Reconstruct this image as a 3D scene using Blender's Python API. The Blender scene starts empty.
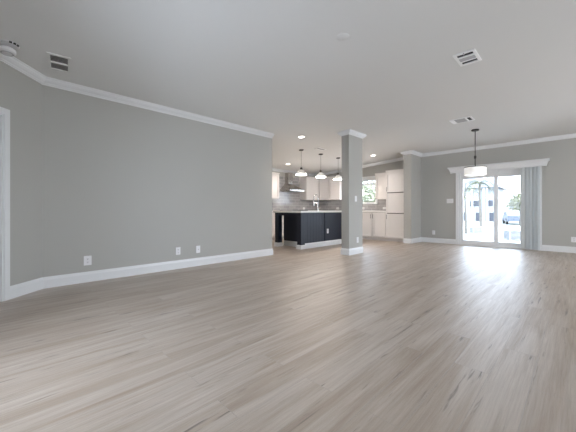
import bpy, bmesh, math, random
from mathutils import Vector, Matrix
random.seed(7)
PI = math.pi
S = bpy.context.scene
COL = S.collection

# ------------------------------------------------------------------ camera
cam_data = bpy.data.cameras.new('camera')
cam_data.sensor_width = 36.0
cam_data.lens = 290.0 / 576.0 * 36.0
cam_data.shift_y = -6.0 / 576.0
cam_data.clip_start = 0.05
cam = bpy.data.objects.new('camera', cam_data)
cam.location = (0, 0, 0.94)
cam.rotation_euler = (PI / 2, 0, -PI / 4)
COL.objects.link(cam)
S.camera = cam

# ------------------------------------------------------------------ world, sun, added window fill, exposure
W = bpy.data.worlds.new('world')
S.world = W
W.use_nodes = True
nt = W.node_tree
bg = nt.nodes['Background']
tc = nt.nodes.new('ShaderNodeTexCoord')
sep = nt.nodes.new('ShaderNodeSeparateXYZ')
rmp = nt.nodes.new('ShaderNodeValToRGB')
rmp.color_ramp.elements[0].position = 0.48
rmp.color_ramp.elements[0].color = (0.74, 0.85, 1.0, 1)
rmp.color_ramp.elements[1].position = 0.9
rmp.color_ramp.elements[1].color = (0.62, 0.78, 1.0, 1)
mp = nt.nodes.new('ShaderNodeMath'); mp.operation = 'MULTIPLY_ADD'
mp.inputs[1].default_value = 0.5; mp.inputs[2].default_value = 0.5
nt.links.new(tc.outputs['Generated'], sep.inputs[0])
nt.links.new(sep.outputs['Z'], mp.inputs[0])
nt.links.new(mp.outputs[0], rmp.inputs[0])
nt.links.new(rmp.outputs[0], bg.inputs['Color'])
bg.inputs['Strength'].default_value = 7.6

sun_d = bpy.data.lights.new('sun', 'SUN')
sun_d.energy = 6.0; sun_d.angle = 0.01; sun_d.color = (1.0, 0.96, 0.9)
sun = bpy.data.objects.new('sun', sun_d)
sun.rotation_euler = Vector((0.62, 0.42, -0.85)).to_track_quat('-Z', 'Y').to_euler()
COL.objects.link(sun)


def area(name, loc, direction, sx, sy, power, color, portal=False):
    d = bpy.data.lights.new(name, 'AREA')
    d.shape = 'RECTANGLE'; d.size = sx; d.size_y = sy
    d.energy = power; d.color = color
    if portal:
        d.cycles.is_portal = True
    o = bpy.data.objects.new(name, d)
    o.location = loc
    o.rotation_euler = Vector(direction).to_track_quat('-Z', 'Z').to_euler()
    COL.objects.link(o)
    return o


FILL = (1.0, 0.985, 0.965)
area('added_fill_right', (1.9, -4.27, 1.45), (0, 1, -.4), 2.2, 1.4, 28, FILL)  # fill light at an added window, out of view to the right
area('added_fill_right', (5.6, -4.27, 1.45), (0, 1, -.4), 2.2, 1.4, 120, FILL)  # fill light at the second added right-hand window
area('added_fill_rear', (-0.76, 2.0, 1.0), (1, 0, -1.0), 1.6, 1.4, 12, FILL)  # fill light at an added rear window, lifts the near left floor
area('portal_sliding_door', (9.06, 1.48, 1.0), (-1, 0, 0), 1.66, 2.0, 1, (1, 1, 1), portal=True)
area('portal_kitchen_window', (9.06, 5.3, 1.57), (-1, 0, 0), 1.1, 0.84, 1, (1, 1, 1), portal=True)

S.view_settings.view_transform = 'Standard'
S.view_settings.look = 'None'
S.view_settings.gamma = 1.0
S.view_settings.use_curve_mapping = False
S.view_settings.exposure = 0.4

# ------------------------------------------------------------------ materials


def newmat(name):
    m = bpy.data.materials.new(name)
    m.use_nodes = True
    return m, m.node_tree, m.node_tree.nodes['Principled BSDF']


def M(name, col, rough=0.5, metal=0.0, var=0.03, scale=6.0, bump=0.0, bscale=80.0, spec=0.5,
      emit=None, estr=0.0, trans=0.0, stretch=(1, 1, 1)):
    m, t, b = newmat(name)
    tcn = t.nodes.new('ShaderNodeTexCoord')
    mpn = t.nodes.new('ShaderNodeMapping')
    mpn.inputs['Scale'].default_value = stretch
    t.links.new(tcn.outputs['Object'], mpn.inputs[0])
    n = t.nodes.new('ShaderNodeTexNoise')
    n.inputs['Scale'].default_value = scale; n.inputs['Detail'].default_value = 4
    t.links.new(mpn.outputs[0], n.inputs['Vector'])
    mix = t.nodes.new('ShaderNodeMix'); mix.data_type = 'RGBA'
    mix.inputs[6].default_value = (*[max(0, c * (1 - var)) for c in col], 1)
    mix.inputs[7].default_value = (*[min(1, c * (1 + var)) for c in col], 1)
    t.links.new(n.outputs['Fac'], mix.inputs[0])
    t.links.new(mix.outputs[2], b.inputs['Base Color'])
    b.inputs['Roughness'].default_value = rough
    b.inputs['Metallic'].default_value = metal
    b.inputs['Specular IOR Level'].default_value = spec
    if trans:
        b.inputs['Transmission Weight'].default_value = trans
    if emit:
        b.inputs['Emission Color'].default_value = (*emit, 1)
        b.inputs['Emission Strength'].default_value = estr
    if bump:
        n2 = t.nodes.new('ShaderNodeTexNoise'); n2.inputs['Scale'].default_value = bscale
        n2.inputs['Detail'].default_value = 3
        t.links.new(mpn.outputs[0], n2.inputs['Vector'])
        bp = t.nodes.new('ShaderNodeBump'); bp.inputs['Strength'].default_value = bump
        bp.inputs['Distance'].default_value = 0.002
        t.links.new(n2.outputs['Fac'], bp.inputs['Height'])
        t.links.new(bp.outputs[0], b.inputs['Normal'])
    return m


def glass_mat(name, tint=(1, 1, 1)):
    m = bpy.data.materials.new(name); m.use_nodes = True
    t = m.node_tree
    t.nodes.remove(t.nodes['Principled BSDF'])
    out = t.nodes['Material Output']
    tr = t.nodes.new('ShaderNodeBsdfTransparent'); tr.inputs[0].default_value = (*tint, 1)
    gl = t.nodes.new('ShaderNodeBsdfGlossy'); gl.inputs['Roughness'].default_value = 0.02
    fr = t.nodes.new('ShaderNodeFresnel'); fr.inputs[0].default_value = 1.3
    mx = t.nodes.new('ShaderNodeMixShader')
    t.links.new(fr.outputs[0], mx.inputs[0])
    t.links.new(tr.outputs[0], mx.inputs[1]); t.links.new(gl.outputs[0], mx.inputs[2])
    t.links.new(mx.outputs[0], out.inputs[0])
    return m


def floor_mat():
    m, t, b = newmat('oak_plank_floor')
    L = t.links.new
    tcn = t.nodes.new('ShaderNodeTexCoord')
    br = t.nodes.new('ShaderNodeTexBrick')
    br.offset = 0.37; br.offset_frequency = 2; br.squash = 1.0
    br.inputs['Color1'].default_value = (0.05, 0.05, 0.05, 1)
    br.inputs['Color2'].default_value = (0.95, 0.95, 0.95, 1)
    br.inputs['Mortar'].default_value = (0.5, 0.5, 0.5, 1)
    br.inputs['Scale'].default_value = 1.0
    br.inputs['Mortar Size'].default_value = 0.0016
    br.inputs['Mortar Smooth'].default_value = 0.3
    br.inputs['Brick Width'].default_value = 1.22
    br.inputs['Row Height'].default_value = 0.18
    L(tcn.outputs['Object'], br.inputs['Vector'])
    # per-plank shift of the grain
    add = t.nodes.new('ShaderNodeVectorMath'); add.operation = 'MULTIPLY_ADD'
    add.inputs[1].default_value = (0.9, 0.12, 0.25)
    L(br.outputs['Color'], add.inputs[0]); L(tcn.outputs['Object'], add.inputs[2])

    def noise(scale_vec, scale, detail, rough=0.55, dist=0.0):
        mpn = t.nodes.new('ShaderNodeMapping'); mpn.inputs['Scale'].default_value = scale_vec
        L(add.outputs[0], mpn.inputs[0])
        n = t.nodes.new('ShaderNodeTexNoise')
        n.inputs['Scale'].default_value = scale; n.inputs['Detail'].default_value = detail
        n.inputs['Roughness'].default_value = rough; n.inputs['Distortion'].default_value = dist
        L(mpn.outputs[0], n.inputs['Vector'])
        return n

    def ramp(src, p0, c0, p1, c1):
        r = t.nodes.new('ShaderNodeValToRGB')
        r.color_ramp.elements[0].position = p0; r.color_ramp.elements[0].color = (*c0, 1)
        r.color_ramp.elements[1].position = p1; r.color_ramp.elements[1].color = (*c1, 1)
        L(src, r.inputs[0])
        return r

    def mix(kind, fac, a, c):
        x = t.nodes.new('ShaderNodeMix'); x.data_type = 'RGBA'; x.blend_type = kind
        if isinstance(fac, float): x.inputs[0].default_value = fac
        else: L(fac, x.inputs[0])
        L(a, x.inputs[6]) if not isinstance(a, tuple) else setattr(x.inputs[6], 'default_value', (*a, 1))
        L(c, x.inputs[7]) if not isinstance(c, tuple) else setattr(x.inputs[7], 'default_value', (*c, 1))
        return x.outputs[2]

    plank = ramp(br.outputs['Color'], 0.0, (0.425, 0.355, 0.293), 1.0, (0.462, 0.395, 0.335)).outputs[0]
    bands = noise((0.42, 6.0, 1.0), 1.7, 5, 0.6, 0.6)
    bandc = ramp(bands.outputs['Fac'], 0.34, (0.77, 0.71, 0.645), 0.62, (1.06, 1.085, 1.11)).outputs[0]
    c = mix('MULTIPLY', 1.0, plank, bandc)
    grain = noise((1.2, 32.0, 1.0), 2.2, 5, 0.65)
    grainc = ramp(grain.outputs['Fac'], 0.32, (0.88, 0.875, 0.87), 0.66, (1.05, 1.05, 1.05)).outputs[0]
    c = mix('MULTIPLY', 1.0, c, grainc)
    # sparse dark checks and knots
    knot = noise((1.1, 15.0, 1.0), 2.0, 3, 0.55, 0.35)
    km = ramp(knot.outputs['Fac'], 0.64, (0, 0, 0), 0.72, (0.9, 0.9, 0.9)).outputs[0]
    c = mix('MIX', km, c, (0.13, 0.105, 0.09))
    seam = mix('MIX', br.outputs['Fac'], c, (0.345, 0.30, 0.26))
    L(seam, b.inputs['Base Color'])
    rr = ramp(grain.outputs['Fac'], 0.3, (0.47, 0.47, 0.47), 0.7, (0.35, 0.35, 0.35)).outputs[0]
    L(rr, b.inputs['Roughness'])
    b.inputs['Specular IOR Level'].default_value = 1.0
    bp = t.nodes.new('ShaderNodeBump'); bp.inputs['Strength'].default_value = 0.8
    bp.inputs['Distance'].default_value = 0.003
    L(grain.outputs['Fac'], bp.inputs['Height'])
    L(bp.outputs[0], b.inputs['Normal'])
    return m


def tile_mat():
    m, t, b = newmat('grey_subway_tile')
    L = t.links.new
    g = t.nodes.new('ShaderNodeNewGeometry')
    sp = t.nodes.new('ShaderNodeSeparateXYZ'); L(g.outputs['Position'], sp.inputs[0])
    ad = t.nodes.new('ShaderNodeMath'); ad.operation = 'ADD'
    L(sp.outputs['X'], ad.inputs[0]); L(sp.outputs['Y'], ad.inputs[1])
    cb = t.nodes.new('ShaderNodeCombineXYZ'); L(ad.outputs[0], cb.inputs[0]); L(sp.outputs['Z'], cb.inputs[1])
    br = t.nodes.new('ShaderNodeTexBrick')
    br.inputs['Color1'].default_value = (0.30, 0.295, 0.30, 1)
    br.inputs['Color2'].default_value = (0.40, 0.39, 0.385, 1)
    br.inputs['Mortar'].default_value = (0.55, 0.54, 0.53, 1)
    br.inputs['Scale'].default_value = 1.0
    br.inputs['Mortar Size'].default_value = 0.004
    br.inputs['Brick Width'].default_value = 0.30
    br.inputs['Row Height'].default_value = 0.10
    L(cb.outputs[0], br.inputs['Vector'])
    L(br.outputs['Color'], b.inputs['Base Color'])
    b.inputs['Roughness'].default_value = 0.18
    return m


MAT = dict(
    wall=M('grey_wall_paint', (0.40, 0.396, 0.372), 0.75, var=0.01, scale=1.5, bump=0.12, bscale=160),
    ceiling=M('white_ceiling_paint', (0.70, 0.70, 0.69), 0.85, var=0.008, scale=1.2, bump=0.15, bscale=120),
    trim=M('white_gloss_trim', (0.70, 0.71, 0.72), 0.35, var=0.01),
    floor=floor_mat(), tile=tile_mat(),
    cab=M('white_cabinet_paint', (0.74, 0.71, 0.69), 0.4, var=0.01),
    gapshade=M('cabinet_gap_shade', (0.16, 0.15, 0.14), 0.7, var=0.03),  # dark tone standing in for shade in the door gaps
    navy=M('navy_black_paint', (0.009, 0.014, 0.028), 0.36, spec=0.45, var=0.15, scale=12, stretch=(6, 6, 0.4)),
    quartz=M('white_quartz', (0.78, 0.77, 0.75), 0.2, var=0.04, scale=14),
    steel=M('brushed_steel', (0.60, 0.57, 0.54), 0.25, 1.0, var=0.06, scale=30, stretch=(1, 1, 14)),
    nickel=M('satin_nickel', (0.30, 0.285, 0.27), 0.35, 1.0, var=0.03),
    chrome=M('chrome', (0.5, 0.5, 0.5), 0.2, 1.0, var=0.01),
    bronze=M('dark_bronze', (0.05, 0.045, 0.042), 0.4, 0.7, var=0.1),
    black=M('black_glass', (0.012, 0.012, 0.013), 0.12, var=0.1),
    slot=M('dark_slot', (0.02, 0.02, 0.02), 0.7, var=0.1),
    plate=M('white_plastic', (0.72, 0.72, 0.73), 0.35, var=0.01),
    vent=M('white_enamel_grille', (0.86, 0.86, 0.86), 0.45, var=0.02),
    louver=M('grey_louver', (0.40, 0.40, 0.41), 0.5, var=0.05),
    blind=M('grey_vinyl_vane', (0.60, 0.645, 0.665), 0.5, var=0.03, scale=3),
    vinyl=M('white_vinyl_frame', (0.72, 0.73, 0.74), 0.35, var=0.01),
    glass=glass_mat('window_glass'),
    shade=M('white_lamp_glass', (0.85, 0.85, 0.83), 0.3, var=0.01, emit=(1.0, 0.97, 0.93), estr=0.30),
    bell=M('clear_seeded_bell_glass', (0.80, 0.79, 0.77), 0.2, var=0.03, emit=(1.0, 0.93, 0.85), estr=0.12),
    glow=M('lit_lens', (0.9, 0.88, 0.85), 0.4, var=0.0, emit=(1.0, 0.90, 0.80), estr=6.0),
    concrete=M('pale_concrete', (0.42, 0.41, 0.39), 0.85, var=0.08, scale=3, bump=0.2),
    grass=M('sandy_lawn', (0.20, 0.205, 0.18), 0.9, var=0.2, scale=2, bump=0.3),
    stucco=M('white_stucco', (0.30, 0.31, 0.325), 0.9, var=0.03, scale=4),
    bluewin=M('blue_tinted_glass', (0.04, 0.046, 0.06), 0.6, var=0.1),
    roof=M('grey_metal_roof', (0.10, 0.105, 0.115), 0.6, var=0.06, stretch=(0.3, 8, 1)),
    leaf=M('pale_green_leaf', (0.30, 0.31, 0.22), 0.6, var=0.35, scale=9),
    leafdark=M('grey_green_leaf', (0.10, 0.105, 0.05), 0.6, var=0.3, scale=9),
    palm=M('palm_frond', (0.06, 0.066, 0.04), 0.6, var=0.3, scale=9),
    bark=M('grey_bark', (0.09, 0.085, 0.075), 0.9, var=0.25, scale=12, bump=0.6, bscale=30),
    acgrey=M('grey_metal_case', (0.05, 0.053, 0.06), 0.5, var=0.08),
    carblue=M('dark_blue_car_paint', (0.05, 0.07, 0.11), 0.3, var=0.05),
    tyre=M('black_rubber', (0.02, 0.02, 0.02), 0.8, var=0.1),
)

# ------------------------------------------------------------------ mesh helpers


class MB:
    def __init__(s):
        s.bm = bmesh.new()

    def box(s, x0, x1, y0, y1, z0, z1, bev=0.0):
        mat = Matrix.Translation(((x0 + x1) / 2, (y0 + y1) / 2, (z0 + z1) / 2)) @ Matrix.Diagonal(
            (abs(x1 - x0), abs(y1 - y0), abs(z1 - z0), 1))
        r = bmesh.ops.create_cube(s.bm, size=1.0, matrix=mat)
        if bev:
            es = list({e for v in r['verts'] for e in v.link_edges})
            bmesh.ops.bevel(s.bm, geom=es, offset=bev, segments=2, affect='EDGES', profile=0.7)
        return s

    def hexa(s, b, t):
        vb = [s.bm.verts.new(p) for p in b]; vt = [s.bm.verts.new(p) for p in t]
        n = len(b)
        s.bm.faces.new(vb[::-1]); s.bm.faces.new(vt)
        for i in range(n):
            s.bm.faces.new((vb[i], vb[(i + 1) % n], vt[(i + 1) % n], vt[i]))
        return s

    def cyl(s, p0, p1, r0, r1=None, n=20):
        r1 = r0 if r1 is None else r1
        p0, p1 = Vector(p0), Vector(p1)
        d = p1 - p0
        q = d.to_track_quat('Z', 'Y').to_matrix().to_4x4()
        mat = Matrix.Translation((p0 + p1) / 2) @ q
        bmesh.ops.create_cone(s.bm, cap_ends=True, segments=n, radius1=r0, radius2=r1, depth=d.length, matrix=mat)
        return s

    def lathe(s, prof, c=(0, 0, 0), n=32, axis='z'):
        rings = []
        for r, z in prof:
            ring = []
            for k in range(n):
                a = 2 * PI * k / n
                if axis == 'z': p = (c[0] + r * math.cos(a), c[1] + r * math.sin(a), c[2] + z)
                else: p = (c[0] + r * math.cos(a), c[1] + z, c[2] + r * math.sin(a))
                ring.append(s.bm.verts.new(p))
            rings.append(ring)
        for i in range(len(rings) - 1):
            for k in range(n):
                s.bm.faces.new((rings[i][k], rings[i][(k + 1) % n], rings[i + 1][(k + 1) % n], rings[i + 1][k]))
        s.bm.faces.new(rings[0][::-1]); s.bm.faces.new(rings[-1])
        return s

    def tube(s, pts, r, n=10):
        pts = [Vector(p) for p in pts]
        rr = r if isinstance(r, (list, tuple)) else [r] * len(pts)
        rings = []
        up = Vector((0.13, 0.31, 0.94)).normalized()
        for i, p in enumerate(pts):
            d = (pts[min(i + 1, len(pts) - 1)] - pts[max(i - 1, 0)]).normalized()
            u = d.cross(up)
            if u.length < 0.05: u = d.cross(Vector((1, 0, 0)))
            u.normalize(); v = d.cross(u)
            rings.append([s.bm.verts.new(p + rr[i] * (math.cos(2 * PI * k / n) * u + math.sin(2 * PI * k / n) * v)) for k in range(n)])
        for i in range(len(rings) - 1):
            for k in range(n):
                s.bm.faces.new((rings[i][k], rings[i][(k + 1) % n], rings[i + 1][(k + 1) % n], rings[i + 1][k]))
        s.bm.faces.new(rings[0][::-1]); s.bm.faces.new(rings[-1])
        return s

    def sweep(s, prof, path, closed=False, zf=None):
        # prof: (out, z); path: (x, y); out is to the right of travel
        n = len(path)
        P = [Vector(p) for p in path]
        rings = []
        for i in range(n):
            def nrm(a, b):
                d = (P[b] - P[a]).normalized(); return Vector((d.y, -d.x))
            if closed: n0, n1 = nrm((i - 1) % n, i), nrm(i, (i + 1) % n)
            else:
                n0 = nrm(i - 1, i) if i > 0 else nrm(i, i + 1)
                n1 = nrm(i, i + 1) if i < n - 1 else n0
            m = (n0 + n1); m = m / max(0.2, m.dot(n0))
            ring = []
            for o, z in prof:
                q = P[i] + m * o
                zz = z + (zf(q.y) if zf else 0)
                ring.append(s.bm.verts.new((q.x, q.y, zz)))
            rings.append(ring)
        k = len(prof)
        for i in range(n if closed else n - 1):
            a, b = rings[i], rings[(i + 1) % n]
            for j in range(k):
                s.bm.faces.new((a[j], a[(j + 1) % k], b[(j + 1) % k], b[j]))
        if not closed:
            s.bm.faces.new(rings[0][::-1]); s.bm.faces.new(rings[-1])
        return s


def obj(name, mb, mat, parent=None, smooth=False, origin=None):
    bm = mb.bm
    bmesh.ops.recalc_face_normals(bm, faces=bm.faces)
    o0 = Vector((0, 0, 0))
    if parent is None and bm.verts:
        if origin is None:
            lo = [min(v.co[i] for v in bm.verts) for i in range(3)]
            hi = [max(v.co[i] for v in bm.verts) for i in range(3)]
            origin = ((lo[0] + hi[0]) / 2, (lo[1] + hi[1]) / 2, lo[2])
        o0 = Vector(origin)
        bmesh.ops.translate(bm, verts=bm.verts, vec=-o0)
    me = bpy.data.meshes.new(name)
    bm.to_mesh(me); bm.free()
    me.materials.append(MAT[mat])
    if smooth:
        for p in me.polygons: p.use_smooth = True
        try: me.set_sharp_from_angle(angle=math.radians(35))
        except Exception: pass
    o = bpy.data.objects.new(name, me)
    o.location = o0
    COL.objects.link(o)
    if parent is not None: o.parent = parent
    return o


def tag(o, label, cat, group=None, kind=None):
    if label: o['label'] = label
    if cat: o['category'] = cat
    if group: o['group'] = group
    if kind: o['kind'] = kind
    return o


def thing(name, label, cat, loc, rotz=0.0, group=None, kind=None):
    o = bpy.data.objects.new(name, None)
    o.empty_display_size = 0.1
    o.location = loc; o.rotation_euler = (0, 0, rotz)
    COL.objects.link(o)
    return tag(o, label, cat, group, kind)


def struct(name, mb, mat, label, cat, origin=None):
    return tag(obj(name, mb, mat, origin=origin), label, cat, kind='structure')


def dup(root, loc, rotz, label):
    r = root.copy(); COL.objects.link(r)
    r.location = loc; r.rotation_euler = (0, 0, rotz); r['label'] = label
    for ch in list(root.children):
        c = ch.copy(); COL.objects.link(c); c.parent = r
        for g in list(ch.children):
            d = g.copy(); COL.objects.link(d); d.parent = c
    return r


def panels(mb, u0, u1, z0, z1, holes, put):
    us = sorted({u0, u1, *[h[0] for h in holes], *[h[1] for h in holes]})
    zs = sorted({z0, z1, *[h[2] for h in holes], *[h[3] for h in holes]})
    for i in range(len(us) - 1):
        for j in range(len(zs) - 1):
            cu, cz = (us[i] + us[i + 1]) / 2, (zs[j] + zs[j + 1]) / 2
            if any(h[0] < cu < h[1] and h[2] < cz < h[3] for h in holes): continue
            put(us[i], us[i + 1], zs[j], zs[j + 1])


# ------------------------------------------------------------------ room geometry
YL, XB, YR, XR = 4.53, 8.90, -4.20, -0.65      # left, back, right, rear wall planes
YK, XE = 7.25, 4.06                            # kitchen hood wall, end of left wall
CX, CY = 0.375, 4.53                           # corner of angled wall
EX, EY = -0.65, 3.505
ZC = 2.597


def zceil(y):
    if y < 3.0: return ZC
    if y < 3.8: return ZC - 0.07 * (y - 3.0) ** 2 / 1.6
    return ZC - 0.07 * (y - 3.4)


ZT = 2.70

# floor
struct('floor', MB().box(-0.9, 9.02, -4.35, 7.4, -0.12, 0.0), 'floor', 'greige oak plank floor running through the whole open room', 'floor', origin=(0, 0, 0))
# ceiling: flat over the living room, falling gently over the kitchen
prof = [(-4.35, ZC), *[(3.0 + .1 * k, zceil(3.0 + .1 * k)) for k in range(9)], (7.4, zceil(7.4)), (7.4, 2.85), (-4.35, 2.85)]
struct('ceiling', MB().hexa([(-0.9, y, z) for y, z in prof], [(9.02, y, z) for y, z in prof]), 'ceiling',
       'smooth white ceiling, falling gently over the kitchen', 'ceiling')


def wallbox(name, label, fn):
    mb = MB(); fn(mb)
    return struct(name, mb, 'wall', label, 'wall')


def f_left(mb):
    mb.box(CX, XE, YL, YL + 0.12, 0, zceil(YL + 0.12) + 0.004)
wallbox('wall_left', 'long blank grey wall on the left', f_left)


def f_kwest(mb):
    mb.box(XE - 0.12, XE, YL + 0.12, YK, 0, zceil(YK) + 0.004)
    z0, z1 = zceil(YL + .12), zceil(YK)
    mb.hexa([(XE - .12, YL + .12, z1), (XE, YL + .12, z1), (XE, YK, z1), (XE - .12, YK, z1)],
            [(XE - .12, YL + .12, z0 + .004), (XE, YL + .12, z0 + .004), (XE, YK, z1 + .004), (XE - .12, YK, z1 + .004)])
wallbox('wall_kitchen_side', 'grey kitchen side wall behind the long blank wall', f_kwest)


def f_hood(mb):
    mb.box(XE - 0.12, 9.02, YK, YK + 0.12, 0, zceil(YK) + 0.004)
wallbox('wall_kitchen', 'grey kitchen wall that carries the range hood', f_hood)

DO = (0.66, 2.31, 0.0, 2.02)      # sliding door opening in the back wall (y0, y1, z0, z1)
WO = (4.76, 5.86, 1.17, 1.97)     # kitchen window opening


def f_back(mb):
    panels(mb, YR - 0.12, YK, 0, 2.61, [DO, WO], lambda a, b, c, d: mb.box(XB, XB + 0.12, a, b, c, min(d, 2.61)))
wallbox('wall_back', 'grey back wall with the sliding glass door and kitchen window', f_back)


def f_right(mb):
    H = [(0.8, 3.0, 0.75, 2.15), (4.5, 6.7, 0.75, 2.15)]
    panels(mb, XR - 0.12, XB, 0, 2.61, H, lambda a, b, c, d: mb.box(a, b, YR - 0.12, YR, c, d))
wallbox('wall_right', 'grey wall to the right of the view with two added windows', f_right)


def f_rear(mb):
    H = [(1.2, 2.8, 0.3, 1.7)]
    panels(mb, YR, EY, 0, 2.61, H, lambda a, b, c, d: mb.box(XR - 0.12, XR, a, b, c, d))
wallbox('wall_rear', 'grey wall behind the view with one added window', f_rear)

# angled wall with a doorway. local frame: along = from corner C towards E, out = into the room
DA = Vector((-math.sqrt(.5), -math.sqrt(.5), 0)); DN = Vector((math.sqrt(.5), -math.sqrt(.5), 0))
LEN = (Vector((EX, EY, 0)) - Vector((CX, CY, 0))).length
# matrix: local x = DA, local y = DN, local z = up
MA = Matrix(((DA.x, DN.x, 0, CX), (DA.y, DN.y, 0, CY), (0, 0, 1, 0), (0, 0, 0, 1)))


def angled(mb):
    mb.bm.transform(MA); return mb


DW0, DW1, DWH = 0.48, 1.285, 1.925
mb = MB()
panels(mb, 0.0, LEN, 0, 2.53, [(DW0, DW1, 0, DWH)], lambda a, b, c, d: mb.box(a, b, -0.12, 0.0, c, d))
mb.hexa([(0, -.12, 2.53), (LEN, -.12, 2.53), (LEN, 0, 2.53), (0, 0, 2.53)], [(0, -.12, 2.535), (LEN, -.12, 2.61), (LEN, 0, 2.61), (0, 0, 2.535)])
struct('wall_corner', angled(mb), 'wall', 'short angled grey wall with a doorway at the far left', 'wall')

# pier between living room and kitchen
PX0, PX1, PY0, PY1 = 5.15, 5.68, 3.36, 3.545
struct('wall_center', MB().box(PX0, PX1, PY0, PY1, 0, 2.590), 'wall', 'free-standing grey pier in front of the kitchen', 'wall')
SX0, SY0, SY1 = 8.17, 3.30, 3.51
struct('wall_stub', MB().box(SX0, XB, SY0, SY1, 0, 2.590), 'wall', 'short grey wall end beside the tall pantry cabinet', 'wall')

# ------------------------------------------------------------------ crown and baseboards
CR = [(0, .012), (.072, .012), (.072, -.010), (.064, -.015), (.058, -.030), (.042, -.046), (.026, -.056), (.019, -.068), (.013, -.071), (.013, -.081), (0, -.081)]
room = [(XE, YK), (XB, YK), *[(XB, y) for y in (4.4, 4.0, 3.8, 3.7, 3.6)], (XB, SY1), (SX0, SY1), (SX0, 3.4), (SX0, SY0), (XB, SY0), (XB, YR), (XR, YR), (XR, 3.0), (XR, 3.2), (XR, 3.4), (EX, EY), *[(CX - t, CY - t) for t in (.85, .7, .55, .3)], (CX, CY), (XE, YL)]
struct('trim_1', MB().sweep(CR, room, False, zceil), 'trim', 'white crown moulding round the room at the ceiling', 'crown moulding')
struct('trim_2', MB().sweep(CR, [(PX0, PY0), (PX1, PY0), (PX1, PY1), (PX0, PY1)], True, zceil), 'trim', 'white crown moulding round the head of the pier', 'crown moulding')
BB = [(0, 0.0), (.016, 0.0), (.016, .100), (.012, .110), (.009, .122), (.006, .135), (0, .135)]


def PA(a):  # point on the angled wall
    v = Vector((CX, CY, 0)) + DA * a; return (v.x, v.y)


struct('baseboard_left', MB().sweep(BB, [PA(DW0 - 0.060), (CX, CY), (XE, YL), (XE, YK - 0.64)]), 'trim', 'white baseboard along the long left wall', 'baseboard')
struct('baseboard_center', MB().sweep(BB, [(PX0, PY0), (PX1, PY0), (PX1, PY1), (PX0, PY1)], True), 'trim', 'white baseboard round the foot of the pier', 'baseboard')
struct('baseboard_back', MB().sweep(BB, [(SX0, SY1), (SX0, SY0), (XB, SY0), (XB, 2.375)]), 'trim', 'white baseboard from the wall end to the sliding door', 'baseboard')
struct('baseboard_right', MB().sweep(BB, [(XB, 0.588), (XB, YR), (XR, YR), (XR, EY), PA(DW1 + .085)]), 'trim', 'white baseboard to the right of the sliding door', 'baseboard')

# ------------------------------------------------------------------ doorway at far left
mb = MB()
mb.box(DW0 - .060, DW0, 0.0, .018, 0, DWH + .065, .004).box(DW1, DW1 + .085, 0, .018, 0, DWH + .065, .004).box(DW0, DW1, 0, .018, DWH, DWH + .065, .004)
mb.box(DW0 - .008, DW0 + .012, -.12, .006, 0, DWH).box(DW1 - .012, DW1 + .008, -.12, .006, 0, DWH).box(DW0, DW1, -.12, .006, DWH - .012, DWH + .008)
mb.box(DW0 + .012, DW0 + .025, -.075, -.03, 0, DWH - .012)
struct('trim_3', angled(mb), 'trim', 'white door casing on the short angled wall', 'door casing')
mb = MB()
mb.box(DW0 + .014, DW1 - .014, -.115, -.078, .008, DWH - .016)
for (a, b, c, d) in ((.62, 1.17, .2, .95), (.62, 1.17, 1.08, 1.8)):
    mb.box(a, b, -.078, -.074, c, d, .003)
d2 = tag(obj('door_2', angled(mb), 'trim', origin=(0, 0, 0)), 'white panel door in the angled wall doorway', 'door', kind='structure')
obj('door_knob', angled(MB().cyl((DW1 - .09, -.076, .95), (DW1 - .09, -.03, .95), .012).lathe([(.008, 0), (.026, .006), (.028, .02), (.016, .034)], (DW1 - .09, -.034, .95), axis='y')), 'nickel', d2, True)

# ------------------------------------------------------------------ sliding glass door (door_1)
d1 = tag(bpy.data.objects.new('door_1', None), 'white framed sliding glass patio door', 'door', kind='structure')
COL.objects.link(d1)
y0, y1, _, zt = DO
mb = MB()
mb.box(XB - .02, XB, y1 - .004, y1 + .064, 0, zt + .06, .004).box(XB - .02, XB, y0 - .068, y0 + .004, 0, zt + .06, .004).box(XB - .02, XB, y0, y1, zt, zt + .06, .004)
obj('casing', mb, 'trim', d1)
mb = MB()
mb.box(XB, XB + .11, y1 - .045, y1, 0, zt).box(XB, XB + .11, y0, y0 + .045, 0, zt).box(XB, XB + .11, y0 + .045, y1 - .045, zt - .05, zt)
mb.box(XB, XB + .11, y0 + .045, y1 - .045, 0, .035).box(XB + .045, XB + .05, y0 + .045, y1 - .045, .035, .05)
obj('frame', mb, 'vinyl', d1)


def sash(ya, yb, x0, st):
    mb = MB(); za, zb, tr, brl = .036, zt - .052, .195, .095
    mb.box(x0, x0 + .035, ya, ya + st, za, zb, .004).box(x0, x0 + .035, yb - st, yb, za, zb, .004)
    mb.box(x0, x0 + .035, ya + st, yb - st, zb - tr, zb).box(x0, x0 + .035, ya + st, yb - st, za, za + brl)
    p = obj('sash', mb, 'vinyl', d1)
    obj('pane', MB().box(x0 + .014, x0 + .020, ya + st, yb - st, za + brl, zb - tr), 'glass', p)
    return p


ym = 1.475
sash(ym - .05, y1 - .047, XB + .012, .062)
s2 = sash(y0 + .047, ym + .05, XB + .055, .062)
obj('handle', MB().box(XB + .002, XB + .012, ym - .03, ym - .005, .93, 1.15, .003), 'vinyl', d1)

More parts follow.
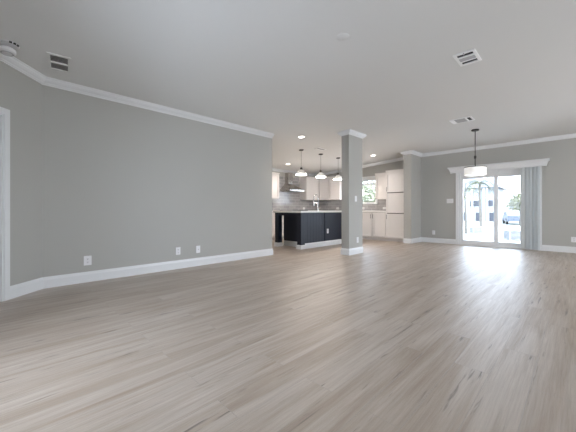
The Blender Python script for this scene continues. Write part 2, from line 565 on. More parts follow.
# valance cornice above the door
mb = MB()
vy0, vy1 = 0.51, 2.48
CP = [(0, 0), (.10, 0), (.10, .03), (.108, .04), (.118, .075), (.14, .115), (.165, .14), (.165, .165), (0, .165)]
xs = XB - .0005
VP = [(0, 0), (.006, 0), (.006, .034), (.014, .042), (.020, .072), (.036, .108), (.055, .124), (.058, .128), (.058, .158), (-.015, .158), (-.015, 0)]
mb.sweep([(o, z + 1.945) for o, z in VP], [(xs, vy1), (XB - .105, vy1), (XB - .105, vy0), (xs, vy0)])
mb.box(XB - .0895, xs, vy0 + .0155, vy1 - .0155, 2.088, 2.102)
tag(obj('window_valance', mb, 'trim'), 'white moulded cornice valance above the sliding glass door', 'valance')

# vertical blinds stacked at the right of the door
vb = thing('vertical_blind', 'grey vertical blind drawn to the right side of the sliding glass door', 'blind', (XB - .052, .79, 0.03))
obj('headrail', MB().box(-.02, .02, -.13, 1.5, 1.922, 1.952), 'vinyl', vb)
for k in range(9):
    yy = -.125 + k * .0335
    mb = MB()
    n = 6; ang = math.radians((12, 42, 28, 45, 16, 40, 24, 44, 14)[k])
    fr, bk = [], []
    for j in range(n + 1):
        tt = (j / n - .5) * .089
        bow = .006 * (1 - (2 * j / n - 1) ** 2)
        x = tt * math.sin(ang) - bow * math.cos(ang); y = tt * math.cos(ang) + bow * math.sin(ang)
        fr.append((x, yy + y)); bk.append((x + .0012, yy + y + .0004))
    loop = fr + bk[::-1]
    mb.hexa([(x, y, 0) for x, y in loop], [(x, y, 1.921) for x, y in loop])
    obj('vane', mb, 'blind', vb)

# ------------------------------------------------------------------ kitchen window and added unseen windows


def window(name, label, rotz, loc, w, h, rail, casing=True):
    r = thing(name, label, 'window', loc, rotz, kind='structure')
    mb = MB()
    hw = w / 2
    mb.box(-hw, -hw + .035, .02, .10, 0, h).box(hw - .035, hw, .02, .10, 0, h).box(-hw + .035, hw - .035, .02, .10, 0, .035).box(-hw + .035, hw - .035, .02, .10, h - .035, h)
    mb.box(-hw + .035, hw - .035, .035, .07, rail - .035, rail + .03)
    obj('window_frame', mb, 'vinyl', r)
    if casing:
        mb = MB()
        mb.box(-hw - .06, -hw + .002, -.016, -.0005, -.0, h + .11, .003).box(hw - .002, hw + .06, -.016, -.0005, 0, h + .11, .003)
        mb.box(-hw, hw, -.016, -.0005, h - .002, h + .11, .003)
        obj('casing', mb, 'trim', r)
        obj('window_sill', MB().box(-hw - .06, hw + .06, -.035, -.0005, -.03, 0, .004), 'trim', r)
    p = obj('pane', MB().box(-hw + .035, hw - .035, .05, .055, .035, h - .035), 'glass', r)
    return r


window('window_1', 'white framed kitchen window above the backsplash', -PI / 2, (XB, (WO[0] + WO[1]) / 2, WO[2]), WO[1] - WO[0], WO[3] - WO[2], .655)
window('added_window_2', 'added white framed window in the right wall, nearer the view', PI, (1.9, YR, .75), 2.2, 1.4, .7)  # unseen right-hand windows, added to bring fill light into the room
window('added_window_3', 'added white framed window in the right wall, nearer the sliding door', PI, (5.6, YR, .75), 2.2, 1.4, .7)
window('added_window_4', 'added white framed window in the rear wall', PI / 2, (XR, 2.0, .3), 1.6, 1.4, .7)  # unseen, added for fill light from behind the camera

# ------------------------------------------------------------------ outlets and switches (local: faces -y)


def plate_mb(w, h):
    return MB().box(-w / 2, w / 2, -.006, -.0005, -h / 2, h / 2, .002)


def outlet(label, loc, rotz, group=None, w=.074, h=.118, horiz=False):
    r = thing('wall_outlet', label, 'outlet', loc, rotz, group)
    ww, hh = (h, w) if horiz else (w, h)
    obj('cover_plate', plate_mb(ww, hh), 'plate', r)
    for sgn in (-1, 1):
        cx, cz = (sgn * .021, 0) if horiz else (0, sgn * .021)
        s_ = obj('socket', MB().box(cx - .014, cx + .014, -.0085, -.006, cz - .014, cz + .014, .001), 'plate', r)
        mb = MB()
        for dx in (-.006, .006):
            mb.box(cx + dx - .0015, cx + dx + .0015, -.009, -.0085, cz - .003, cz + .007)
        mb.box(cx - .003, cx + .003, -.009, -.0085, cz - .011, cz - .007)
        obj('slots', mb, 'slot', s_)
    return r


def switch(label, loc, rotz, gangs=1):
    r = thing('light_switch', label, 'switch', loc, rotz)
    w = .074 + .046 * (gangs - 1)
    obj('cover_plate', plate_mb(w, .12), 'plate', r)
    for k in range(gangs):
        cx = (k - (gangs - 1) / 2) * .046
        mb = MB()
        mb.hexa([(cx - .016, -.006, -.033), (cx + .016, -.006, -.033), (cx + .016, -.006, .033), (cx - .016, -.006, .033)],
                [(cx - .016, -.008, -.033), (cx + .016, -.008, -.033), (cx + .016, -.012, .033), (cx - .016, -.012, .033)])
        obj('rocker', mb, 'plate', r)
    return r


outlet('white outlet low on the left wall, nearest the angled corner', (.828, YL, .28), 0, 'outlets low on the left wall', w=.085, h=.122)
outlet('white outlet low on the left wall, left one of the close pair', (2.04, YL, .283), 0, 'outlets low on the left wall')
r = thing('cable_plate', 'white cable plate low on the left wall, right one of the close pair', 'wall plate', (2.386, YL, .277), 0)
obj('cover_plate', plate_mb(.072, .12), 'plate', r)
obj('cable_jack', MB().cyl((0, -.006, 0), (0, -.016, 0), .0055), 'nickel', r)
switch('white light switch at hand height on the grey pier', (5.41, PY0, 1.18), 0)
outlet('white outlet low on the grey pier', (5.48, PY0, .295), 0)
switch('wide three-gang light switch left of the sliding glass door', (XB, 2.52, 1.19), -PI / 2, 3)
outlet('small white outlet low on the back wall, left of the sliding door', (XB, 2.946, .29), -PI / 2)
outlet('white outlet low on the back wall, right of the sliding door', (XB, .062, .293), -PI / 2, w=.09)

# ------------------------------------------------------------------ ceiling fittings


def ceil_vent(label, x, y, w, d, bars, fmat='vent', rotz=0.0):
    z = zceil(y)
    r = thing('ceiling_vent', label, 'vent', (x, y, z), rotz)
    sl = -math.atan(.07) if y > 3.4 else 0.0
    if y > 3.4: r.rotation_euler = (sl, 0, rotz)
    f = .028
    mb = MB()
    mb.box(-w / 2, w / 2, -d / 2, -d / 2 + f, -.012, -.0005, .003).box(-w / 2, w / 2, d / 2 - f, d / 2, -.012, -.0005, .003)
    mb.box(-w / 2, -w / 2 + f, -d / 2 + f, d / 2 - f, -.012, -.0005).box(w / 2 - f, w / 2, -d / 2 + f, d / 2 - f, -.012, -.0005)
    obj('frame', mb, fmat, r)
    obj('duct_backing', MB().box(-w / 2 + f, w / 2 - f, -d / 2 + f, d / 2 - f, -.0025, -.0006), 'slot', r)
    return r, w - 2 * f, d - 2 * f


# living room vent at left: two louvered halves parted by a bar along the wall direction
r, w, d = ceil_vent('white ceiling vent with two louvered halves, above the left corner', 0.476, 4.02, .205, .36, 2, 'ceiling', rotz=-.14)
obj('divider', MB().box(-w / 2, w / 2, -.010, .010, -.013, -.0025), 'vent', r)
mb = MB()
n = 12
for s_ in (-1, 1):
    for k in range(5):
        yc = s_ * (.018 + (k + .5) * (d / 2 - .016) / 5)
        mb.hexa([(-w / 2, yc - .019, -.0105), (w / 2, yc - .019, -.0105), (w / 2, yc + .015, -.003), (-w / 2, yc + .015, -.003)],
                [(-w / 2, yc - .018, -.0095), (w / 2, yc - .018, -.0095), (w / 2, yc + .016, -.0026), (-w / 2, yc + .016, -.0026)])
obj('louvers', mb, 'louver', r)

# square registers
r, w, d = ceil_vent('square white ceiling register with grey slats, nearest the view at upper right', 3.605, .85, .31, .205, 3)
for (a, b, m_) in ((-.42, -.20, 'slot'), (.26, .42, 'slot')):
    pass
mb = MB().box(-.043, .043, -d / 2, d / 2, -.011, -.003)
obj('centre_louver', mb, 'louver', r)
obj('slat', MB().box(-.065, -.043, -d / 2, d / 2, -.013, -.003, .002), 'vent', r)
obj('slat', MB().box(.043, .062, -d / 2, d / 2, -.013, -.003, .002), 'vent', r)
obj('damper_lever', MB().box(-w / 2 - .03, -w / 2 - .004, -.004, .004, -.026, -.012), 'louver', r)

r, w, d = ceil_vent('white ceiling register over the dining end, beside the drum pendant', 6.03, 1.51, .29, .36, 3)
obj('centre_louver', MB().box(-w / 2, w / 2, -.075, .10, -.014, -.003), 'louver', r)
obj('divider', MB().box(-w / 2, w / 2, -.095, -.075, -.020, -.003, .002), 'vent', r)
obj('deflector', MB().hexa([(-w / 2, .100, -.014), (w / 2, .100, -.014), (w / 2, d / 2, -.024), (-w / 2, d / 2, -.024)],
                           [(-w / 2, .102, -.004), (w / 2, .102, -.004), (w / 2, d / 2, -.013), (-w / 2, d / 2, -.013)]), 'vent', r)

r, w, d = ceil_vent('small white ceiling vent behind the kitchen pendants', 5.85, 4.66, .34, .13, 3)
mb = MB()
for k in range(5):
    yc = -d / 2 + (k + .5) * d / 5
    mb.box(-w / 2, w / 2, yc - .005, yc + .005, -.010, -.003)
obj('slats', mb, 'louver', r)

# blank round plate
mb = MB().lathe([(.058, -.0005), (.058, -.004), (.052, -.007), (.001, -.0075)], (2.33, 1.586, ZC), 36)
tag(obj('cover_plate', mb, 'ceiling', smooth=True), 'round blank cover plate flush on the living room ceiling', 'cover plate')

# smoke detector on its mounting plate at far left
zd = zceil(3.37)
r = thing('smoke_detector', 'round white smoke detector on the ceiling beside the angled corner', 'smoke detector', (.083, 3.92, zceil(3.92)))
r.rotation_euler = (-math.atan(.07), 0, 0)
obj('mounting_base', MB().lathe([(.070, -.0005), (.070, -.012), (.064, -.017), (.02, -.017)], (0, 0, 0), 40), 'plate', r, True)
obj('body', MB().lathe([(.05, -.0165), (.05, -.026), (.066, -.030), (.066, -.056), (.058, -.066), (.040, -.070), (.001, -.071)], (-.020, .026, -.022), 40), 'plate', r, True)
mb = MB()
for k in range(3):
    a = math.radians((-88, -62, -36)[k])
    c, s_ = math.cos(a), math.sin(a)
    t_ = Matrix.Translation((.066 * c, .066 * s_, -.0125)) @ Matrix.Rotation(a, 4, 'Z') @ Matrix.Diagonal((.012, .021, .014, 1))
    bmesh.ops.create_cube(mb.bm, size=1.0, matrix=t_)
obj('vent_slots', mb, 'slot', r)
mb = MB().lathe([(.048, -.0685), (.048, -.0712), (.040, -.0722), (.040, -.0700)], (-.020, .026, -.022), 32)
obj('test_ring', mb, 'louver', r, True)

# recessed lights
REC = [(4.68, 4.27, 'recessed ceiling light nearest the living room, above the island end'),
       (6.45, 6.45, 'recessed ceiling light in front of the range hood'),
       (7.77, 4.24, 'recessed ceiling light in front of the kitchen window and pantry'),
       (8.0, 5.35, 'added recessed ceiling light by the kitchen window, hidden behind the pier')]  # last fitting added out of view to brighten the wall cabinets
rl = None
for x, y, lab in REC:
    if rl is None:
        rl = thing('recessed_light', lab, 'recessed light', (x, y, zceil(y)), 0, 'recessed kitchen lights')
        rl.rotation_euler = (-math.atan(.07), 0, 0)
        obj('trim_ring', MB().lathe([(.085, -.0005), (.085, -.004), (.065, -.007), (.062, -.003), (.062, -.0005)], (0, 0, 0), 32), 'plate', rl, True)
        obj('lens', MB().lathe([(.062, -.0008), (.062, -.003), (.001, -.0042)], (0, 0, 0), 32), 'glow', rl, True)
    else:
        q = dup(rl, (x, y, zceil(y)), 0, lab)
        q.rotation_euler = (-math.atan(.07), 0, 0)


def lamp(name, kind, loc, power, col, size=.05, parent=None, spot=None):
    d = bpy.data.lights.new(name, kind); d.energy = power; d.color = col
    if kind == 'SPOT':
        d.spot_size = math.radians(spot); d.spot_blend = .7
    d.shadow_soft_size = size
    o = bpy.data.objects.new(name, d); o.location = loc
    COL.objects.link(o)
    if parent: o.parent = parent
    return o


WARM = (1.0, 0.88, 0.79)
for (x, y, lab), pw_ in zip(REC, (36, 22, 7, 44)):  # last spot belongs to the added fitting behind the pier
    lamp('recessed_light_glow', 'SPOT', (x, y, zceil(y) - .03), pw_, WARM, .06, None, 130)

# kitchen pendants
kp = None
PEND = [(5.50, 'bell pendant over the island, left of the three'), (6.30, 'bell pendant over the island, middle of the three'),
        (7.12, 'bell pendant over the island, right of the three beside the pier')]
for x, lab in PEND:
    y = 5.02; z = zceil(y)
    loc = (x, y, z)
    if kp is None:
        kp = thing('pendant_light', lab, 'pendant light', loc, 0, 'bell pendants over the island')
        obj('canopy', MB().lathe([(.062, .004), (.062, -.012), (.05, -.022), (.008, -.026)], (0, 0, 0), 28), 'bronze', kp, True)
        obj('cord', MB().cyl((0, 0, -.024), (0, 0, -.45), .0035, n=8), 'bronze', kp)
        obj('socket', MB().lathe([(.008, -.445), (.022, -.452), (.030, -.475), (.034, -.505), (.02, -.507)], (0, 0, 0), 24), 'bronze', kp, True)
        sh = obj('lamp_shade', MB().lathe([(.034, -.507), (.055, -.520), (.085, -.550), (.118, -.590), (.132, -.612), (.135, -.618), (.130, -.618), (.112, -.588), (.08, -.55), (.05, -.52), (.03, -.51)], (0, 0, 0), 36), 'bell', kp, True)
        obj('lit_rim', MB().lathe([(.135, -.6181), (.138, -.63), (.138, -.645), (.131, -.645), (.131, -.6181)], (0, 0, 0), 36), 'glow', sh, True)
        obj('bulb', MB().lathe([(.012, -.508), (.02, -.53), (.032, -.56), (.028, -.59), (.001, -.602)], (0, 0, 0), 20), 'glow', kp, True)
    else:
        dup(kp, loc, 0, lab)
    lamp('pendant_glow', 'POINT', (x, y, z - .66), 20, WARM, .08)

# dining pendant: rod and drum shade
px, py = 6.96, 1.50
dp = thing('drum_pendant', 'white glass drum pendant on a dark rod in front of the sliding door', 'pendant light', (px, py, ZC))
obj('canopy', MB().lathe([(.07, -.0005), (.07, -.02), (.06, -.028), (.008, -.03)], (0, 0, 0), 32), 'bronze', dp, True)
obj('rod', MB().cyl((0, 0, -.028), (0, 0, -.55), .008, n=12).cyl((0, 0, -.57), (0, 0, -.80), .010, n=12), 'bronze', dp)
obj('rod_joint', MB().lathe([(.012, -.535), (.022, -.545), (.022, -.590), (.012, -.60)], (0, 0, 0), 20), 'bronze', dp, True)
obj('lamp_shade', MB().lathe([(.192, -.785), (.196, -.790), (.196, -.928), (.188, -.936), (.001, -.939)], (0, 0, 0), 48), 'shade', dp, True)
obj('shade_ring', MB().lathe([(.200, -.770), (.200, -.7845), (.17, -.7845), (.01, -.7845), (.01, -.775), (.17, -.770)], (0, 0, 0), 48), 'bronze', dp, True)
lamp('drum_glow', 'POINT', (px, py, ZC - 1.02), 6, (1, .93, .85), .15)

# ------------------------------------------------------------------ kitchen cabinets (local: front at y=0 facing -y, x to the right)


def shaker(w, h, x, z, fr=.055):
    mb = MB()
    a, b, c, d = x + .009, x + w - .009, z + .009, z + h - .009
    mb.box(a, a + fr, -.025, -.001, c, d, .0015).box(b - fr, b, -.025, -.001, c, d, .0015)
    mb.box(a + fr, b - fr, -.025, -.001, c, c + fr).box(a + fr, b - fr, -.025, -.001, d - fr, d)
    mb.box(a + fr, b - fr, -.005, -.001, c + fr, d - fr)
    return mb


def pull(x, z, vertical=True, L=.13):
    mb = MB()
    if vertical:
        mb.cyl((x, -.055, z - L / 2), (x, -.055, z + L / 2), .0085, n=10)
        for s_ in (-1, 1): mb.cyl((x, -.0252, z + s_ * L * .35), (x, -.055, z + s_ * L * .35), .005, n=8)
    else:
        mb.cyl((x - L / 2, -.055, z), (x + L / 2, -.055, z), .006, n=10)
        for s_ in (-1, 1): mb.cyl((x + s_ * L * .35, -.0252, z), (x + s_ * L * .35, -.055, z), .005, n=8)
    return mb


def cabinet(name, label, cat, loc, rotz, w, d, z0, h, doors, toe=0.0, top=0.0, group=None):
    r = thing(name, label, cat, (loc[0], loc[1], z0), rotz, group)
    mb = MB()
    if toe:
        mb.box(.002, w - .002, .07, d, 0, toe)
    obj('gap_shade_block', MB().box(.0186, w - .0186, .032, d - .001, toe + .0125, h - .0125), 'gapshade', r)  # dark block behind the doors, puts shade into the gaps by colour
    mb.box(.001, .0185, 0, d, toe, h).box(w - .0185, w - .001, 0, d, toe, h)
    mb.box(.0185, w - .0185, 0, d, toe, toe + .012).box(.0185, w - .0185, 0, d, h - .012, h)
    obj('carcass', mb, 'cab', r)
    if top:
        pr = [(-.001, h), (w + .001, h)]
        mb = MB().box(.001, w - .001, -.024, d, h, h + top * .4).box(.001, w - .001, -.045, d, h + top * .4, h + top, .004)
        obj('cornice', mb, 'cab', r)
    for (x, z, dw, dh, px_, pz) in doors:
        dr = obj('cabinet_door', shaker(dw, dh, x, z), 'cab', r)
        if px_ is not None:
            obj('handle', pull(px_, pz), 'nickel', dr)
    return r


def doors_row(w, n, z, h, hz, first='r'):
    out = []
    dw = w / n
    for k in range(n):
        if n == 1: hx = dw - .04 if first == 'r' else .04
        else: hx = k * dw + (dw - .035 if k % 2 == 0 else .035)
        out.append((k * dw, z, dw, h, hx, hz))
    return out


R90 = -PI / 2
UPZ, UPH = 1.31, .80
# pantry: three stacked doors, left edge y = 4.095 (local x grows towards -Y)
pw = 4.095 - SY1 - .006
cabinet('pantry_cabinet', 'tall white pantry cabinet with three stacked doors against the wall end', 'cabinet', (8.28, 4.095), R90, pw, XB - 8.28 - .001, 0, 2.065,
        [(0, .10, pw, .735, .04, .735), (0, .845, pw, .605, None, 0), (0, 1.46, pw, .60, .04, 1.56)], toe=.10, top=.06)
# base cabinet under kitchen window
bw = 5.0 - 4.098
cabinet('base_cabinet', 'white two-door base cabinet under the kitchen window, beside the pantry', 'cabinet', (8.28, 5.0), R90, bw, XB - 8.28 - .001, 0, .875,
        doors_row(bw, 2, .10, .765, .74), toe=.10)
cabinet('base_cabinet', 'white base cabinet under the kitchen window, behind the pier', 'cabinet', (8.28, 6.0), R90, .998, XB - 8.28 - .001, 0, .875,
        doors_row(.998, 2, .10, .765, .74), toe=.10)
cabinet('base_cabinet', 'white corner base cabinet behind the island', 'cabinet', (8.28, 6.624), R90, .622, XB - 8.28 - .001, 0, .875,
        doors_row(.622, 1, .10, .765, .74), toe=.10)
# uppers on the window wall
cabinet('wall_cabinet', 'narrow white wall cabinet between the kitchen window and the pantry', 'cabinet', (8.57, 4.60), R90, 4.60 - 4.098, XB - 8.57 - .001, UPZ - .02, UPH - .03,
        doors_row(.502, 1, 0, UPH - .03, .13), top=.05)
cabinet('wall_cabinet', 'white two-door wall cabinet left of the kitchen window, beside the pier', 'cabinet', (8.57, 6.898), R90, .94, XB - 8.57 - .001, UPZ, UPH,
        [(x, z, a, b, None, 0) for x, z, a, b, _, _ in doors_row(.94, 2, 0, UPH, .12)], top=.04)
# hood wall
cabinet('wall_cabinet', 'white wall cabinet right of the range hood, running into the corner', 'cabinet', (7.84, 6.92), 0, .705, YK - 6.92 - .001, UPZ, UPH,
        [(0, 0, .70, UPH, None, 0)], top=.04)
cabinet('wall_cabinet', 'white wall cabinet left of the range hood', 'cabinet', (5.60, 6.92), 0, .90, YK - 6.92 - .001, UPZ, UPH, doors_row(.90, 2, 0, UPH, .12), top=.04)
cabinet('base_cabinet', 'white base cabinet left of the range', 'cabinet', (5.60, 6.63), 0, 1.235, YK - 6.63 - .001, 0, .875, doors_row(1.235, 2, .10, .765, .74), toe=.10)
cabinet('base_cabinet', 'white base cabinet right of the range', 'cabinet', (7.605, 6.63), 0, .62, YK - 6.63 - .001, 0, .875, doors_row(.62, 1, .10, .765, .74), toe=.10)
# worktops
mb = MB().box(8.255, XB - .001, 4.097, 6.605, .876, .92, .003)
tag(obj('countertop', mb, 'quartz'), 'white worktop under the kitchen window', 'worktop')
mb = MB().box(7.602, XB - .001, 6.608, YK - .001, .876, .92, .003)
tag(obj('countertop', mb, 'quartz'), 'white worktop right of the range, in the kitchen corner', 'worktop')
mb = MB().box(5.59, 6.838, 6.608, YK - .001, .876, .92, .003)
tag(obj('countertop', mb, 'quartz'), 'white worktop left of the range', 'worktop')
# backsplash tiles
mb = MB()
mb.box(5.59, 6.50, YK - .010, YK - .0005, .921, UPZ - .002).box(6.502, 7.838, YK - .010, YK - .0005, .921, 2.11).box(7.84, XB - .012, YK - .010, YK - .0005, .921, UPZ - .002)
struct('wall_backsplash', mb, 'tile', 'grey subway tile backsplash behind the range', 'backsplash')
mb = MB()
mb.box(XB - .010, XB - .0005, 4.098, 4.695, .921, UPZ - .024).box(XB - .010, XB - .0005, 4.697, 5.925, .921, 1.137).box(XB - .010, XB - .0005, 5.927, YK - .012, .921, UPZ - .002)
struct('wall_backsplash.001', mb, 'tile', 'grey subway tile backsplash under the kitchen window', 'backsplash')
outlet('white outlet on the tile right of the range', (8.08, YK - .010, 1.00), 0, horiz=True)
outlet('white outlet on the tile left of the kitchen window', (XB - .010, 6.29, 1.00), R90, horiz=True)
outlet('white outlet on the tile below the kitchen window', (XB - .010, 5.24, 1.00), R90, horiz=True)
outlet('white outlet on the tile beside the pantry', (XB - .010, 4.45, 1.00), R90, horiz=True)

# range
r = thing('kitchen_range', 'steel range with black glass top under the hood', 'range', (7.22, 6.92, 0))
mb = MB().box(-.378, .378, -.27, .318, .09, .905, .003).box(-.36, .36, -.24, .3, 0, .09)
obj('body', mb, 'steel', r)
obj('cooktop', MB().box(-.38, .38, -.29, .318, .906, .936, .004), 'black', r)
od = obj('oven_door', MB().box(-.37, .37, -.295, -.271, .22, .76, .004), 'black', r)
obj('handle', MB().cyl((-.32, -.335, .72), (.32, -.335, .72), .011).cyl((-.29, -.296, .72), (-.29, -.335, .72), .008).cyl((.29, -.296, .72), (.29, -.335, .72), .008), 'steel', od)
obj('drawer', MB().box(-.37, .37, -.293, -.271, .1, .21, .003), 'steel', r)
for k in range(5):
    obj('control_knob', MB().cyl((-.28 + k * .14, -.271, .83), (-.28 + k * .14, -.30, .83), .02, .016), 'steel', r)

# range hood
r = thing('range_hood', 'stainless chimney range hood on the tiled kitchen wall', 'range hood', (7.195, YK - .011, 1.585))
w2 = .355; dd = .49
obj('rim', MB().box(-w2, w2, -dd, 0, 0, .045, .002), 'steel', r)
obj('canopy', MB().hexa([(-w2, -dd, .045), (w2, -dd, .045), (w2, 0, .045), (-w2, 0, .045)], [(-.115, -.19, .26), (.115, -.19, .26), (.115, 0, .26), (-.115, 0, .26)]), 'steel', r)
obj('chimney', MB().box(-.105, .105, -.18, 0, .26, zceil(YK - .2) - 1.585 - .105, .003), 'steel', r)
obj('grease_filter', MB().box(-w2 + .05, w2 - .05, -dd + .05, -.05, -.006, 0), 'nickel', r)
for k in range(4): obj('button', MB().cyl((-.06 + k * .04, -dd, .022), (-.06 + k * .04, -dd - .006, .022), .008, n=10), 'slot', r)

# ------------------------------------------------------------------ island
IX0, IX1, IY0, IY1 = 5.10, 7.55, 4.66, 5.58
isl = thing('kitchen_island', 'dark navy kitchen island with corner posts and white base trim', 'kitchen island', (6.3, 5.12, 0))
ox, oy = 6.3, 5.12


def L_(mb):
    mb.bm.transform(Matrix.Translation((-ox, -oy, 0))); return mb


PW = .13
for (ax, ay) in ((IX0, IY0), (IX0, IY1 - PW)):
    p = obj('post', L_(MB().box(ax, ax + PW, ay, ay + PW, 0, .874, .003)), 'navy', isl)
    obj('plinth', L_(MB().sweep([(.0005, 0), (.014, 0), (.014, .085), (.008, .10), (.0005, .10)], [(ax, ay), (ax + PW, ay), (ax + PW, ay + PW), (ax, ay + PW)], True)), 'trim', p)
BX = 5.40
obj('body', L_(MB().box(BX, IX1, IY0 + .03, IY1 - .02, 0, .874)), 'navy', isl)
mb = MB()
x = IX0 + PW + .001
xe = 6.015
n = 7
for k in range(n):
    a = x + k * (xe - x) / n
    mb.box(a + .0015, a + (xe - x) / n - .0015, IY0 + .012, IY0 + .029, 0.0, .874, .004)
mb.box(x, xe, IY0 + .018, IY0 + .029, 0, .874)
obj('plank_panel', L_(mb), 'navy', isl)
obj('end_panel', L_(MB().box(6.035, IX1, IY0 + .010, IY0 + .029, 0, .874, .003)), 'navy', isl)
obj('apron', L_(MB().box(IX0 + .03, IX0 + .05, IY0 + PW + .001, IY1 - PW - .001, .80, .874)), 'navy', isl)
mb = MB()
bt = [(.0005, 0), (.014, 0), (.014, .10), (.009, .118), (.0005, .13)]
mb.sweep(bt, [(IX0 + PW + .016, IY0 + .010), (IX1, IY0 + .010)])
mb.sweep(bt, [(BX, IY1 - .02), (BX, IY0 + .034)])
obj('base_trim', L_(mb), 'trim', isl)
mb = MB().box(IX0 - .035, IX1 + .03, IY0 - .03, IY1 + .035, .875, .92, .004)
tag(obj('island_countertop', mb, 'quartz'), 'white quartz countertop on the navy island', 'countertop')
outlet('white outlet on the dark front of the island', (6.15, IY0 + .010, .386), 0)

# faucet
fx, fy = 6.42, 5.22
r = thing('kitchen_faucet', 'tall chrome spring-neck faucet standing on the island', 'faucet', (fx, fy, .9205))
obj('base', MB().lathe([(.03, 0), (.03, .008), (.02, .014), (.018, .09), (.012, .095)], (0, 0, 0), 24), 'chrome', r, True)
pts = [(0, 0, .09), (0, 0, .34)]
for k in range(13):
    a = PI * k / 12
    pts.append((-.09 + .09 * math.cos(a), .0, .36 + .09 * math.sin(a)))
pts.append((-.18, 0, .27))
obj('neck', MB().tube(pts, .012, 12), 'chrome', r, True)
obj('spray_head', MB().cyl((-.18, 0, .27), (-.18, 0, .13), .017, .022), 'chrome', r, True)
obj('holder_arm', MB().cyl((-.012, 0, .22), (-.165, 0, .22), .007, n=10), 'chrome', r, True)
obj('lever', MB().cyl((0, -.015, .06), (0, -.05, .065), .008).cyl((0, -.05, .065), (-.02, -.11, .10), .006), 'chrome', r, True)

# ------------------------------------------------------------------ outside
GZ = -.6
struct('ground', MB().box(9.03, 120, -60, 110, GZ - .2, GZ), 'grass', 'pale sandy yard outside the sliding door', 'ground')
struct('patio', MB().box(9.03, 12.0, -3, 8.0, GZ, -.08), 'concrete', 'pale concrete patio outside the sliding door', 'patio')
struct('road', MB().box(24, 30, -60, 110, GZ, GZ + .02), 'concrete', 'pale road beyond the yard', 'road')


def condenser(label, x, y, rz, w, h):
    r = thing('air_conditioner', label, 'air conditioner', (x, y, GZ), rz, 'grey units in the yard')
    obj('case', MB().box(-w / 2 + .02, w / 2 - .02, -w / 2 + .02, w / 2 - .02, .04, h - .04), 'acgrey', r)
    mb = MB()
    for sx in (-1, 1):
        for sy in (-1, 1):
            mb.box(sx * w / 2 - .02, sx * w / 2 + .02, sy * w / 2 - .02, sy * w / 2 + .02, 0, h)
    n = 7
    for k in range(n):
        z = .06 + k * (h - .12) / (n - 1)
        for s_ in (-1, 1):
            mb.box(-w / 2 + .02, w / 2 - .02, s_ * w / 2 - .008, s_ * w / 2 + .008, z - .012, z + .012)
            mb.box(s_ * w / 2 - .008, s_ * w / 2 + .008, -w / 2 + .02, w / 2 - .02, z - .012, z + .012)
    obj('grille', mb, 'stucco', r)
    obj('top_cover', MB().box(-w / 2 - .02, w / 2 + .02, -w / 2 - .02, w / 2 + .02, h, h + .04), 'stucco', r)


condenser('grey slatted yard unit seen through the left glass panel', 22.6, 4.83, .6, .55, .40)
condenser('grey slatted yard unit seen through the right glass panel', 18.7, 2.36, .6, .55, .50)


def house(label, x, y, rz, w, d, h, wins, doors_, posts):
    r = thing('house', label, 'house', (x, y, GZ), rz)
    obj('wall', MB().box(-w / 2, w / 2, 0, d, 0, h), 'stucco', r)
    o = .6
    obj('roof', MB().hexa([(-w / 2 - o, -o, h), (w / 2 + o, -o, h), (w / 2 + o, d + o, h), (-w / 2 - o, d + o, h)],
                          [(-w / 2 + 2, d / 2 - .3, h + 1.7), (w / 2 - 2, d / 2 - .3, h + 1.7), (w / 2 - 2, d / 2 + .3, h + 1.7), (-w / 2 + 2, d / 2 + .3, h + 1.7)]), 'roof', r)
    for (cx, cz, ww, hh) in wins:
        f = obj('window', MB().box(cx - ww / 2 - .1, cx + ww / 2 + .1, -.08, -.001, cz - hh / 2 - .1, cz + hh / 2 + .1), 'stucco', r)
        obj('pane', MB().box(cx - ww / 2, cx + ww / 2, -.1, -.081, cz - hh / 2, cz + hh / 2), 'bluewin', f)
    for (cx, ww, hh) in doors_:
        obj('garage_door', MB().box(cx - ww / 2, cx + ww / 2, -.05, -.001, 0.02, hh), 'bluewin', r)
    mb = None
    for cx in posts:
        obj('porch_post', MB().box(cx - .12, cx + .12, -.5, -.26, 0, h - .05), 'stucco', r)
    return r


house('white two-storey house with blue windows seen through the left glass panel', 47, 11.3, R90, 6.6, 8, 4.6,
      [(1.15, 2.45, 1.2, .8), (2.95, 2.45, .6, .8), (-1.6, 2.45, 1.4, .8)], [(1.65, .8, 1.2), (-.9, 1.6, 1.2), (3.1, .5, 1.2)], [.9, 2.25, 2.62])
house('low white house seen through the right glass panel', 58, 6.2, R90, 3.6, 8, 2.6,
      [(-1.35, .85, 1.0, .8), (-.15, .85, .9, .8), (1.05, .85, .9, .8)], [], [-1.7, -.75, .5])


def foliage(mb, c, rad, n, size, rng):
    for _ in range(n):
        while True:
            p = Vector((rng.uniform(-1, 1), rng.uniform(-1, 1), rng.uniform(-1, 1)))
            if .25 < p.length < 1: break
        p = Vector((p.x * rad[0], p.y * rad[1], p.z * rad[2])) + Vector(c)
        a = Vector((rng.uniform(-1, 1), rng.uniform(-1, 1), rng.uniform(-.6, .6))).normalized()
        b_ = a.cross(Vector((rng.uniform(-1, 1), rng.uniform(-1, 1), rng.uniform(-1, 1)))).normalized()
        s_ = size * rng.uniform(.6, 1.3)
        q = [p - a * s_, p - b_ * s_ * .4, p + a * s_, p + b_ * s_ * .4]
        mb.bm.faces.new([mb.bm.verts.new(v) for v in q])


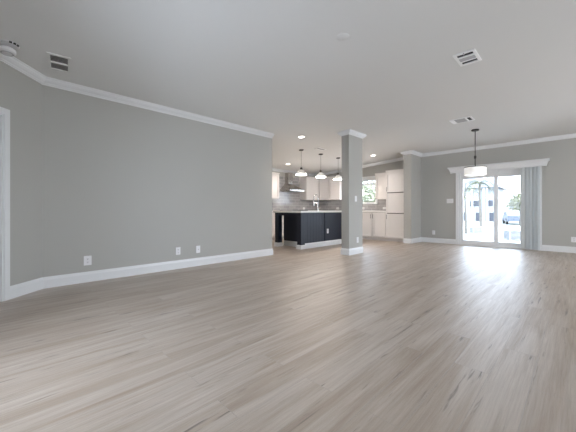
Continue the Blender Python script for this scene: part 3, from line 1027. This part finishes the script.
def tree(label, x, y, h, rad, n, size, seed, name='tree', leaf='leafdark'):
    rng = random.Random(seed)
    r = thing(name, label, 'tree', (x, y, GZ))
    obj('trunk', MB().tube([(0, 0, 0), (.05, .02, h * .3), (.0, .06, h * .62), (.03, .0, h * .85)], [.045 * rad + .02, .035 * rad + .02, .03 * rad, .015], 10), 'bark', r, True)
    mb = MB()
    for k in range(6):
        a = k * 1.05
        foliage(mb, (rad * .45 * math.cos(a), rad * .45 * math.sin(a), h - rad * .8 + .35 * rad * math.sin(2 * a)), (rad * .62, rad * .62, rad * .5), n // 6, size, rng)
    obj('crown', mb, leaf, r)


tree('pale leafy tree beside the low house, in the right glass panel', 36, 3.95, 3.4, 1.2, 800, .16, 3)
tree('leafy tree at the left edge of the left glass panel', 25, 7.1, 3.0, 1.0, 700, .16, 4)
tree('leafy tree outside the kitchen window', 15.5, 8.9, 3.6, 1.7, 2200, .15, 5, leaf='leaf')
tree('leafy tree outside the kitchen window, farther to the left', 17.5, 12.2, 3.9, 1.9, 1800, .16, 6, leaf='leaf')


def palm(label, x, y, h, L, seed):
    rng = random.Random(seed)
    r = thing('palm_tree', label, 'palm tree', (x, y, GZ))
    obj('trunk', MB().tube([(0, 0, 0), (.06, .05, h * .35), (.04, .12, h * .7), (0, .1, h)], [.12, .10, .085, .08], 12), 'bark', r, True)
    for k in range(13):
        az = 2 * PI * k / 13 + rng.uniform(-.2, .2)
        el = rng.uniform(.1, 1.0)
        d = Vector((math.cos(az), math.sin(az), 0))
        mb = MB(); pts = []
        for j in range(9):
            t_ = j / 8
            pts.append(Vector((0, .1, h)) + d * L * t_ * (1 - .15 * t_) + Vector((0, 0, L * (el * t_ - 1.15 * t_ * t_))))
        mb.tube(pts, [.02 - .002 * j for j in range(9)], 5)
        for j in range(1, 9):
            for sgn in (-1, 1):
                for q in (0, .5):
                    p = pts[j] if q == 0 else (pts[j] + pts[j - 1]) / 2
                    sd = Vector((-d.y, d.x, 0)) * sgn
                    ln = L * .26 * (1 - .5 * j / 8)
                    tip = p + sd * ln + d * ln * .5 + Vector((0, 0, -ln * .6))
                    w_ = d * .022
                    mb.bm.faces.new([mb.bm.verts.new(v) for v in (p - w_, p + w_, tip)])
        obj('frond', mb, 'palm', r)


palm('palm tree with arching fronds seen through the left glass panel', 29.4, 5.9, 3.9, 1.5, 11)
tree('sparse small-leaved tree left of the palm, in the left glass panel', 21.5, 5.15, 3.9, 1.3, 420, .07, 12)

# parked car beyond the right panel
r = thing('car', 'dark blue car parked in front of the low house', 'car', (40.2, 5.0, GZ), 0.25)
side = [(-2.1, .35), (2.1, .35), (2.1, .8), (1.9, .92), (1.1, .98), (.6, 1.42), (-.9, 1.45), (-1.7, 1.0), (-2.1, .95)]
obj('car_body', MB().hexa([(x, -.8, z) for x, z in side], [(x, .8, z) for x, z in side]), 'carblue', r)
for (a, b) in ((-1.35, -.2), (-.1, .75)):
    for yy in (-.82, .802):
        obj('side_window', MB().hexa([(a, yy, 1.0), (b + .1, yy, 1.0), (b - .12, yy, 1.34), (a + .3, yy, 1.34)], [(a, yy + .018, 1.0), (b + .1, yy + .018, 1.0), (b - .12, yy + .018, 1.34), (a + .3, yy + .018, 1.34)]), 'bluewin', r)
for wx in (-1.35, 1.35):
    for yy in (-.86, .66):
        obj('wheel', MB().cyl((wx, yy, .33), (wx, yy + .2, .33), .33, n=24), 'tyre', r)
